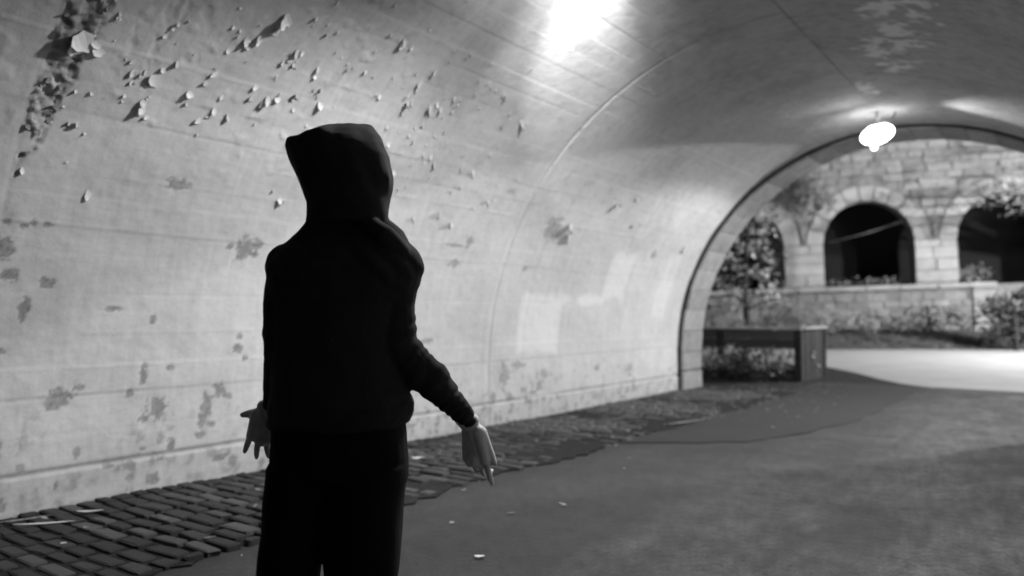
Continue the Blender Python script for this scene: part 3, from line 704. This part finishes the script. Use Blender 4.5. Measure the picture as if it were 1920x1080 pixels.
# shrubs along the foot of the arcade
lab = ['low loose shrub growing under the ledge at the left end', 'pale ragged shrub under the centre arch, first along the wall', 'spreading shrub below the centre arch ledge', 'low dense shrub between centre arch and right quoin']
for i, (px, dd, h, w, m) in enumerate(((1480, 30.0, .5, .9, M_LEAF), (1575, 29.7, .55, 1.1, M_LEAFL), (1665, 29.7, .5, 1.0, M_LEAF), (1765, 29.2, .55, 1.1, M_LEAFD))):
    p = cw((px - 960) / 1450 * dd, dd, .5); bl = [((rr_.uniform(-w, w), rr_.uniform(-.3, .3), rr_.uniform(.15, h * 1.5)), (.38, .38, .3)) for _ in range(11)]
    plant('shrub', 'shrub', lab[i], tuple(p), bl, .075, 120, m, 20 + i, [([(0, 0, -.1), (.1, 0, .3), (.3, 0, .6)], [.03, .02, .01])], 'shrubs along the arcade wall')
p = cw((1900 - 960) / 1450 * 26, 26, .1); bl = [((rr_.uniform(-.7, .9), rr_.uniform(-.5, .5), rr_.uniform(.3, 1.7)), (.5, .5, .4)) for _ in range(20)]
plant('bush', 'bush', 'dark rounded bush at the right end of the ledge', tuple(p), bl, .09, 170, M_LEAFD, 31, [([(0, 0, -.1), (0, 0, .8)], [.06, .03])])
p = cw((1905 - 960) / 1450 * 25.6, 25.6, .0); bl = [((rr_.uniform(-.6, .9), rr_.uniform(-.3, .3), rr_.uniform(1.2, 1.9)), (.35, .35, .2)) for _ in range(9)]
plant('bush', 'bush', 'pale sprigs growing over the top of the dark bush', tuple(p), bl, .08, 60, M_LEAF, 33, [([(0, 0, -.1), (0, 0, 1.2)], [.05, .03])])
# ivy on the stonework left of the centre arch, plants on the ledges
def on_arc(x, y, z): return arc.matrix_basis @ Vector((x, y, z))
bl = []
for k in range(22): q = on_arc(rr_.uniform(-4.6, -1.5), -.2, 0); bl.append((tuple(on_arc(*(lambda x: (x, -.22, 6.7 - .5 * abs(x + 3.0) + rr_.uniform(-.9, .6)))(rr_.uniform(-4.8, -1.6))) - AC), (.45, .2, .4)))
plant('ivy', 'ivy', 'ivy clinging to the stones left of the centre arch', tuple(AC), bl, .09, 60, M_LEAFL, 41)
bl = [(tuple(on_arc(rr_.uniform(-1.5, 1.3), .1, 2.5 + rr_.uniform(.0, .16)) - AC), (.28, .2, .14)) for _ in range(26)]
plant('ledge_plants', 'plants', 'pale low plants along the ledge of the centre arch', tuple(AC), bl, .06, 50, M_LEAFL, 43)
bl = [(tuple(on_arc(rr_.uniform(3.2, 4.5), .1, 2.6 + rr_.uniform(-.05, .4)) - AC), (.28, .2, .2)) for _ in range(24)]
plant('ledge_plants', 'plants', 'pale plants heaped on the ledge end under the right arch', tuple(AC), bl, .06, 50, M_LEAFL, 44)

# ------------------------------------------------------------------ timber planter outside the mouth
pl = tag(empty('timber_planter', (-5.4, 15.0, 0)), 'low timber-sided planter with pale top rail just outside the tunnel mouth', 'planter')
def pbox(name, c, d, m, bev=.008, rz=0):
    bm = bmesh.new(); box(bm, (c[0] + 5.4, c[1] - 15.0, c[2]), d, rz, bev, .003); return link(name, bm_mesh(name, bm), m, pl)
xf0, xf1, yf0, yf1 = -6.9, -3.93, 14.2, 15.85
pbox('top_rail', ((xf0 + xf1) / 2, yf0, .945), (xf1 - xf0 + .06, .13, .05), M_RAIL)
pbox('top_rail', (xf1 - .0, (yf0 + yf1) / 2 + .02, .945), (.13, yf1 - yf0 - .1, .05), M_RAIL)
for k in range(2): pbox('board', ((xf0 + xf1) / 2, yf0, .83 - k * .165), (xf1 - xf0 - .16, .04, .155), M_WOOD)
for k in range(2): pbox('board', ((xf0 + xf1) / 2 - .3, yf0 - .03, .03 + k * .1), (xf1 - xf0 - .75, .05, .085), M_WOOD)
for x in (xf0, -5.4, xf1 - .04): pbox('post', (x, yf0, .43), (.12, .12, .975), M_WOOD)
for y in (yf1 - .02,): pbox('post', (xf1 - .04, y, .43), (.12, .12, .975), M_WOOD)
for k in range(9): pbox('board', (xf1 - .02, yf0 + .16 + k * .165, .44), (.035, .155, .93), M_WOOD)
pbox('corner_cap', (xf1 - .04, yf0, .985), (.2, .2, .03), M_RAIL)
sl_ = pbox('soil', ((xf0 + xf1) / 2, (yf0 + yf1) / 2, .06), (xf1 - xf0 - .2, yf1 - yf0 - .2, .12), M_DIRT)
bl = [((rr_.uniform(-1.4, 1.3), rr_.uniform(-.98, .3), rr_.uniform(.12, .5)), (.25, .22, .16)) for _ in range(60)]
plant('flowering_plants', 'plants', 'pale flowering ground plants filling the timber planter', (-5.4, 15.0, 0), bl, .05, 150, M_LEAFL, 51)
bl = [((rr_.uniform(-.32, .32), rr_.uniform(-.1, .1), rr_.uniform(.2, .46)), (.2, .16, .14)) for _ in range(12)]
plant('dark_shrub', 'shrub', 'dark rounded shrub in front of the planter gap', (-4.95, 13.75, 0), bl, .045, 260, M_LEAFD, 52, [([(0, 0, 0), (0, 0, .3)], [.03, .02])])
# taller shrubs behind the planter at the tunnel's left jamb
bl = [((rr_.uniform(-1.2, 1.0), rr_.uniform(-.5, .5), rr_.uniform(.5, 1.6)), (.35, .35, .25)) for _ in range(26)]
plant('shrub', 'shrub', 'leafy shrub behind the timber planter under the small tree', (-6.9, 17.6, 0), bl, .07, 50, M_LEAF, 53, [([(0, 0, 0), (0, 0, 1.2)], [.04, .02])])

# ------------------------------------------------------------------ the hooded person
PB = Vector((-1.80, 1.60, 0)); PYAW = YAW
per = tag(empty('person', PB, (0, 0, PYAW)), 'person in black hooded sweatshirt and black trousers seen from behind, hands spread low', 'person')
def slices(bm, sl, n=28, pw=2.3):
    rings = []
    for (z, xl, xr, ym, hy) in sl:
        cx, hx = (xl + xr) / 2, (xr - xl) / 2; ring = []
        for k in range(n):
            a_ = 2 * PI * k / n; c, s = math.cos(a_), math.sin(a_)
            ring.append(bm.verts.new((cx + hx * math.copysign(abs(c) ** (2 / pw), c), ym + hy * math.copysign(abs(s) ** (2 / pw), s), z)))
        rings.append(ring)
    for r0, r1 in zip(rings, rings[1:]):
        for k in range(n): bm.faces.new((r0[k], r0[(k + 1) % n], r1[(k + 1) % n], r1[k]))
    bm.faces.new(rings[0][::-1]); bm.faces.new(rings[-1])
def ball(bm, c, r, rot=None):
    q = bmesh.ops.create_uvsphere(bm, u_segments=20, v_segments=12, radius=1)['verts']
    M = Matrix.Translation(c) @ (rot or Matrix.Identity(4)) @ Matrix.Diagonal((*(r if isinstance(r, tuple) else (r, r, r)), 1))
    bmesh.ops.transform(bm, matrix=M, verts=q)
def limb(bm, pts, rads, n=16):
    """tapered limb with rounded ends; every stretch is its own closed tube so bends stay full"""
    for (p, q), (r0, r1) in zip(zip(pts, pts[1:]), zip(rads, rads[1:])):
        p, q = Vector(p), Vector(q); tube(bm, [p, p.lerp(q, .5), q], [r0, (r0 + r1) / 2, r1], n)
    for p, r in zip(pts, rads): ball(bm, p, r)
def fuse(bm, voxel, smooth=2, fac=.5):
    bmesh.ops.recalc_face_normals(bm, faces=bm.faces[:])
    me = bpy.data.meshes.new('tmp'); bm.to_mesh(me); bm.free()
    o = bpy.data.objects.new('tmp', me); COL.objects.link(o)
    r = o.modifiers.new('r', 'REMESH'); r.mode = 'VOXEL'; r.voxel_size = voxel
    s = o.modifiers.new('s', 'SMOOTH'); s.iterations = smooth; s.factor = fac
    dg = bpy.context.evaluated_depsgraph_get(); out = bpy.data.meshes.new_from_object(o.evaluated_get(dg))
    bpy.data.objects.remove(o); bpy.data.meshes.remove(me)
    out.polygons.foreach_set('use_smooth', [True] * len(out.polygons))
    return out
def displace(me, fn):
    n = len(me.vertices); co = np.empty(n * 3, np.float32); no = np.empty(n * 3, np.float32)
    me.vertices.foreach_get('co', co); me.vertices.foreach_get('normal', no); co = co.reshape(-1, 3); no = no.reshape(-1, 3)
    co = co + no * fn(co.astype(float))[:, None]; me.vertices.foreach_set('co', co.astype(np.float32).ravel()); me.update()

SHL, SHR = Vector((-.160, .0, 1.345)), Vector((.165, .0, 1.345))
ELL, ELR = Vector((-.165, -.02, 1.11)), Vector((.185, -.02, 1.10))
WRL, WRR = Vector((-.226, .07, .895)), Vector((.385, .06, .850))
HEADC = Vector((-.005, .015, 1.645)); FACE = Vector((.72, .69, -.02)).normalized()
# --- body: one skin from head to shoes
bm = bmesh.new()
slices(bm, [(.80, -.15, .14, .01, .10), (.92, -.165, .155, .01, .115), (1.05, -.14, .13, .01, .10), (1.2, -.15, .15, .0, .11), (1.32, -.155, .16, .0, .10), (1.385, -.11, .115, .02, .06), (1.42, -.05, .05, .02, .042)])
limb(bm, [(0, .02, 1.40), (0, .03, 1.56)], [.045, .045])
ball(bm, HEADC, (.077, .095, .115), Matrix.Rotation(math.atan2(FACE.x, FACE.y) * -1, 4, 'Z'))
fx = Vector((FACE.y, -FACE.x, 0))          # to the person's right
def hd(f, s, u): return HEADC + FACE * f + fx * s + Vector((0, 0, u))
ball(bm, hd(.045, 0, -.075), (.05, .05, .045)); limb(bm, [hd(.088, 0, .02), hd(.112, 0, -.025)], [.009, .015])
limb(bm, [hd(.088, -.022, -.062), hd(.094, 0, -.062), hd(.088, .022, -.062)], [.006, .009, .006]); limb(bm, [hd(.082, -.035, .032), hd(.09, 0, .03), hd(.082, .035, .032)], [.01, .01, .01])
for s in (-1, 1): ball(bm, hd(.078, .031 * s, .008), .012); ball(bm, hd(-.005, .078 * s, -.01), (.018, .018, .032))
for sh, el, wr in ((SHL, ELL, WRL), (SHR, ELR, WRR)): limb(bm, [sh, el, wr], [.05, .038, .027])
for s, hx, kx, ax in ((-1, -.085, -.15, -.185), (1, .085, .09, .075)): limb(bm, [(hx, .01, .86), (kx, -.01, .48), (ax, .02, .09)], [.082, .055, .038]); ball(bm, (ax, -.05 + .06, .05), (.04, .10, .045))
def hand(bm, wr, dirn, back, thumb, curls, size=1., spread=.16, tf=1., tl=1.):
    """palm with four fingers of unequal length and a thumb leaving its side; BACK is the dorsal direction, THUMB the side of the thumb"""
    d = Vector(dirn).normalized(); th = Vector(thumb); th = (th - d * th.dot(d)).normalized(); bk = d.cross(th); bk = bk if bk.dot(Vector(back)) > 0 else -bk
    P_ = lambda f, s, u: wr + (d * f + th * s + bk * u) * size
    limb(bm, [P_(-.02, 0, 0), P_(.02, 0, 0)], [.024, .024])
    for s, L, r in ((.030, .085, .0135), (.010, .090, .0145), (-.010, .088, .014), (-.028, .080, .0125)): limb(bm, [P_(.01, s * .55, 0), P_(L, s, .003)], [.019 * size, r * size])
    for i, (s, f0, L) in enumerate(((.032, .086, .068), (.0105, .092, .078), (-.011, .089, .072), (-.031, .080, .056))):
        a_ = spread * (1.5 - i) * .8; c = curls[i]; p = P_(f0, s, .002); pts = [p]; ang = 0
        for seg, k in ((.46, .5), (.30, 1.), (.24, .8)):
            ang += c * k; q = (d * math.cos(a_) + th * math.sin(a_)); q = q * math.cos(ang) - bk * math.sin(ang); p = p + q * L * seg * size; pts.append(p)
        limb(bm, pts, [.0092 * size, .0088 * size, .0078 * size, .0062 * size], 10)
    pts = [P_(.015, .018, -.008), P_(.015 + .030 * tf, .018 + .032 * tl, -.012), P_(.015 + .053 * tf, .018 + .06 * tl, -.012), P_(.015 + .068 * tf, .018 + .082 * tl, -.008)]
    limb(bm, pts, [.019 * size, .0135 * size, .0105 * size, .0075 * size], 12)
    ball(bm, P_(.085, .0, .006), (.02 * size,) * 3)
hand(bm, WRL + Vector((-.03, .012, -.012)), (-.20, .50, -.84), (.05, -.86, -.5), (-1, -.05, .22), (.10, .14, .16, .2), 1.2, .2, .2, .5)
hand(bm, WRR + Vector((.012, -.002, -.012)), (.12, .05, -1), (-.5, -.85, .0), (.8, -.45, .0), (.14, .8, 1.05, 1.2), 1.16, .04, 1.2, .4)
body = fuse(bm, .0042, 2, .4); link('body', body, M_SKIN, per)
# --- hooded sweatshirt
bm = bmesh.new()
px = lambda p: (p - 640) / 618.
pz = lambda p: 1.19 + (590 - p) / 618.
slices(bm, [(pz(801), px(512), px(757), .0, .135), (pz(793), px(508), px(772), .0, .15), (pz(775), px(507), px(784), .0, .16), (pz(755), px(509), px(782), .0, .16), (pz(735), px(512), px(768), .0, .153), (pz(690), px(513), px(757), .0, .145), (pz(630), px(517), px(752), .0, .14), (pz(570), px(512), px(758), .0, .142), (pz(552), px(508), px(772), .0, .142), (pz(538), px(503), px(788), .0, .142), (pz(518), px(501), px(791), .0, .142),
            (pz(492), px(504), px(784), .0, .138), (pz(470), px(519), px(775), .005, .118), (pz(450), px(539), px(766), .01, .096), (pz(432), px(554), px(755), .015, .072), (pz(418), px(566), px(738), .015, .066), (pz(405), px(574), px(722), .015, .05)])
# hood, slice by slice
slices(bm, [(pz(420), px(572), px(722), .0, .095), (pz(405), px(574), px(727), .005, .105), (pz(380), px(575), px(730), .01, .118), (pz(350), px(563), px(731), .015, .125), (pz(325), px(552), px(731), .02, .13), (pz(305), px(543), px(729), .02, .13), (pz(288), px(537), px(727), .02, .128),
            (pz(270), px(532), px(718), .02, .12), (pz(258), px(533), px(713), .025, .108), (pz(250), px(545), px(710), .03, .094), (pz(243), px(572), px(703), .035, .08), (pz(235), px(592), px(697), .04, .06), (pz(229), px(604), px(692), .045, .042), (pz(225), px(622), px(686), .05, .022)], 36, 2.1)
# shoulders and sleeves
limb(bm, [Vector((-.165, 0, 1.345)), (px(537), -.005, 1.22), (px(533), -.02, 1.11), (px(521), .02, 1.0), (px(504), .06, .912)], [.062, .066, .059, .050, .037])
limb(bm, [Vector((.173, 0, 1.340)), (px(733), -.005, 1.22), (px(745), -.02, 1.10), (px(801), .01, 1.0), (px(846), .035, .92), (px(876), .052, .868)], [.078, .072, .068, .060, .047, .036])
# folds in the cloth near the neck and elbow
limb(bm, [(px(700), -.06, pz(425)), (px(727), -.07, pz(447)), (px(756), -.045, pz(478))], [.03, .036, .034])
limb(bm, [(px(684), .045, pz(238)), (px(712), .0, pz(272)), (px(722), -.02, pz(335)), (px(717), -.01, pz(405))], [.012, .014, .014, .014])
hood = fuse(bm, .0055, 8, .5)
def folds(co):
    q = co * np.array([16., 16., 9.]); d = .009 * (vn3(q + 3) - .5)
    # compression rings on both sleeves
    arm = np.clip((np.abs(co[:, 0] - .0) - .16) * 12, 0, 1) * np.clip((1.22 - co[:, 2]) * 8, 0, 1)
    ax = co[:, 2] * .75 - (co[:, 0]) * .65
    d += arm * .018 * (np.abs(vn3(np.stack([ax * 42, co[:, 1] * 9, co[:, 0] * 6], 1)) - .5) * 2 - .45)
    # drag folds from the shoulder, and bunching above the hem
    d += .022 * np.clip((1.46 - co[:, 2]) * 5, 0, 1) * np.clip((co[:, 2] - 1.2) * 6, 0, 1) * (vn3(np.stack([(co[:, 0] + co[:, 2]) * 26, co[:, 1] * 8, (co[:, 0] - co[:, 2]) * 6], 1)) - .5)
    d += .014 * np.clip((1.02 - co[:, 2]) * 8, 0, 1) * (vn3(np.stack([co[:, 0] * 10, co[:, 1] * 10, co[:, 2] * 34], 1)) - .5)
    # slanting creases down the hood
    hm = np.clip((co[:, 2] - 1.46) * 9, 0, 1); d += hm * .018 * (vn3(np.stack([co[:, 0] * 24 + co[:, 2] * 11, co[:, 1] * 13, co[:, 2] * 5], 1)) - .5)
    return d
displace(hood, folds)
ho = link('hooded_sweatshirt', hood, M_HOOD, per)
# hollow for the face
bm = bmesh.new(); ball(bm, HEADC + FACE * .105 + Vector((0, 0, -.005)), (.088, .13, .122), Matrix.Rotation(-math.atan2(FACE.x, FACE.y), 4, 'Z'))
cut = link('cutter', bm_mesh('cutter', bm), None); cut.parent = per
b_ = ho.modifiers.new('b', 'BOOLEAN'); b_.operation = 'DIFFERENCE'; b_.object = cut; b_.solver = 'EXACT'
bpy.context.view_layer.update()
dg = bpy.context.evaluated_depsgraph_get(); new = bpy.data.meshes.new_from_object(ho.evaluated_get(dg)); ho.modifiers.clear(); ho.data = new; bpy.data.objects.remove(cut)
if not new.materials: new.materials.append(M_HOOD)
# --- trousers
bm = bmesh.new()
slices(bm, [(.70, px(514), px(766), .005, .135), (.76, px(514), px(767), .0, .142), (.83, px(515), px(763), .0, .14), (.89, px(518), px(758), .0, .13)])
slices(bm, [(.06, -.245, -.125, .02, .065), (.12, -.262, -.125, .015, .08), (.25, -.258, -.085, .01, .085), (.397, px(489), px(602), .0, .10), (.527, px(496), px(611), .0, .115), (.655, px(503), px(628), .0, .125), (.74, px(510), px(640), .0, .13)])
slices(bm, [(.06, .015, .135, .02, .065), (.12, .0, .145, .015, .08), (.25, -.025, .158, .01, .088), (.397, px(616), px(747), .0, .105), (.527, px(606), px(757), .0, .118), (.655, px(622), px(760), .0, .128), (.74, px(630), px(766), .0, .132)])
trou = fuse(bm, .0065, 3, .5)
displace(trou, lambda co: .012 * (vn3(np.stack([co[:, 0] * 14 + co[:, 2] * 6, co[:, 1] * 12, co[:, 2] * 7], 1)) - .5) + .010 * np.clip((.3 - co[:, 2]) * 5, 0, 1) * (vn3(np.stack([co[:, 0] * 8, co[:, 1] * 8, co[:, 2] * 40], 1)) - .5))
link('trousers', trou, M_TROU, per)
# --- shoes
for ax in (-.185, .075):
    bm = bmesh.new(); slices(bm, [(.0, ax - .05, ax + .05, .065, .15), (.03, ax - .05, ax + .05, .065, .15), (.06, ax - .045, ax + .045, .05, .13), (.09, ax - .042, ax + .042, .02, .085), (.12, ax - .04, ax + .04, .0, .06)])
    link('shoe', fuse(bm, .006, 2), M_SHOE, per)

# ------------------------------------------------------------------ litter and leaves
def scrap(name, x, y, L, w, ang, m, label, cat, group=None, z=.012, curl=.25):
    V = []; n_ = 6
    for lay in (0, .0025):
        for i in range(n_):
            u = i / (n_ - 1) - .5; ww = w * .5 * (1 - (2 * u) ** 2 * .85) * random.uniform(.8, 1.1)
            for q in (-1, 0, 1): V.append((u * L, q * ww + .1 * w * math.sin(u * 5), lay + curl * L * (u * u) * .6 + .08 * w * abs(q)))
    Fc = []
    for lay in (0, 1):
        for i in range(n_ - 1):
            for j in range(2): b = lay * n_ * 3 + i * 3 + j; t = (b, b + 3, b + 4, b + 1); Fc.append(t if lay else t[::-1])
    o = link(name, mesh(name, V, Fc), m); o.location = (x, y, z); o.rotation_euler = (random.uniform(-.1, .1), random.uniform(-.1, .1), ang)
    return tag(o, label, cat, group)
G = 'scraps of litter along the gutter'
scrap('paper_scrap', -4.29, 4.64, .11, .07, .7, M_PAPER, 'white paper scrap on the cobbles between the person and the right hand', 'litter', G, .03)
scrap('paper_scrap', -2.36, 2.99, .055, .03, .2, M_PAPER, 'small white scrap lying on the bare asphalt', 'litter', G)
scrap('paper_scrap', -4.66, 2.24, .14, .05, .9, M_PAPER, 'pale crumpled scrap at the wall foot', 'litter', G, .04)
scrap('paper_scrap', -4.13, 1.86, .03, .025, .2, M_PAPER, 'tiny white speck of litter on the dark cobbles', 'litter', G, .04)
scrap('paper_scrap', -3.66, 2.36, .08, .02, .9, M_DRY, 'thin pale sliver on the cobbles by the trouser leg', 'litter', G, .03)
scrap('litter_strip', -4.62, 1.98, .3, .03, 1.2, M_PAPER, 'long thin pale strip along the wall foot at the left edge', 'litter', G, .035, .08)
scrap('litter_strip', -4.78, 1.95, .26, .022, 1.35, M_DRY, 'narrow grey strip lying closest to the wall foot', 'litter', G, .04, .08)
scrap('stick', -3.40, 7.85, .5, .06, .95, M_DRY, 'pale flattened stick at the edge of the asphalt patch', 'stick', None, .03, .05)
scrap('paper_scrap', -4.51, 7.39, .09, .06, .4, M_PAPER, 'white scrap near the wall halfway to the tunnel mouth', 'litter', G, .04)
scrap('dry_leaf', -2.72, 3.75, .05, .02, .3, M_DRY, 'small dry leaf on the asphalt right of the pointing hand', 'leaf', None)
V = []; Q = []
rs = np.random.RandomState(5)
for k in range(650):
    y = rs.uniform(2, 14.1) if k < 160 else rs.uniform(8.5, 14); x = rs.uniform(-4.95, -3.3) if rs.rand() < .9 else rs.uniform(-3.3, -2.4)
    if y > 12: x = rs.uniform(-4.6, -3)
    s_ = rs.uniform(.01, .032); an = rs.uniform(0, 6.3); c, s2 = math.cos(an) * s_, math.sin(an) * s_; z = .036 + .02 * rs.rand() if x < -3.42 and y < 12 else .018; b = len(V)
    V += [(x - c, y - s2, z), (x + s2 * .5, y - c * .5, z + .008 * rs.rand()), (x + c, y + s2, z + .012 * rs.rand()), (x - s2 * .5, y + c * .5, z)]; Q.append((b, b + 1, b + 2, b + 3))
tag(link('fallen_leaves', npmesh('fallen_leaves', V, Q), M_DRY), kind='stuff')
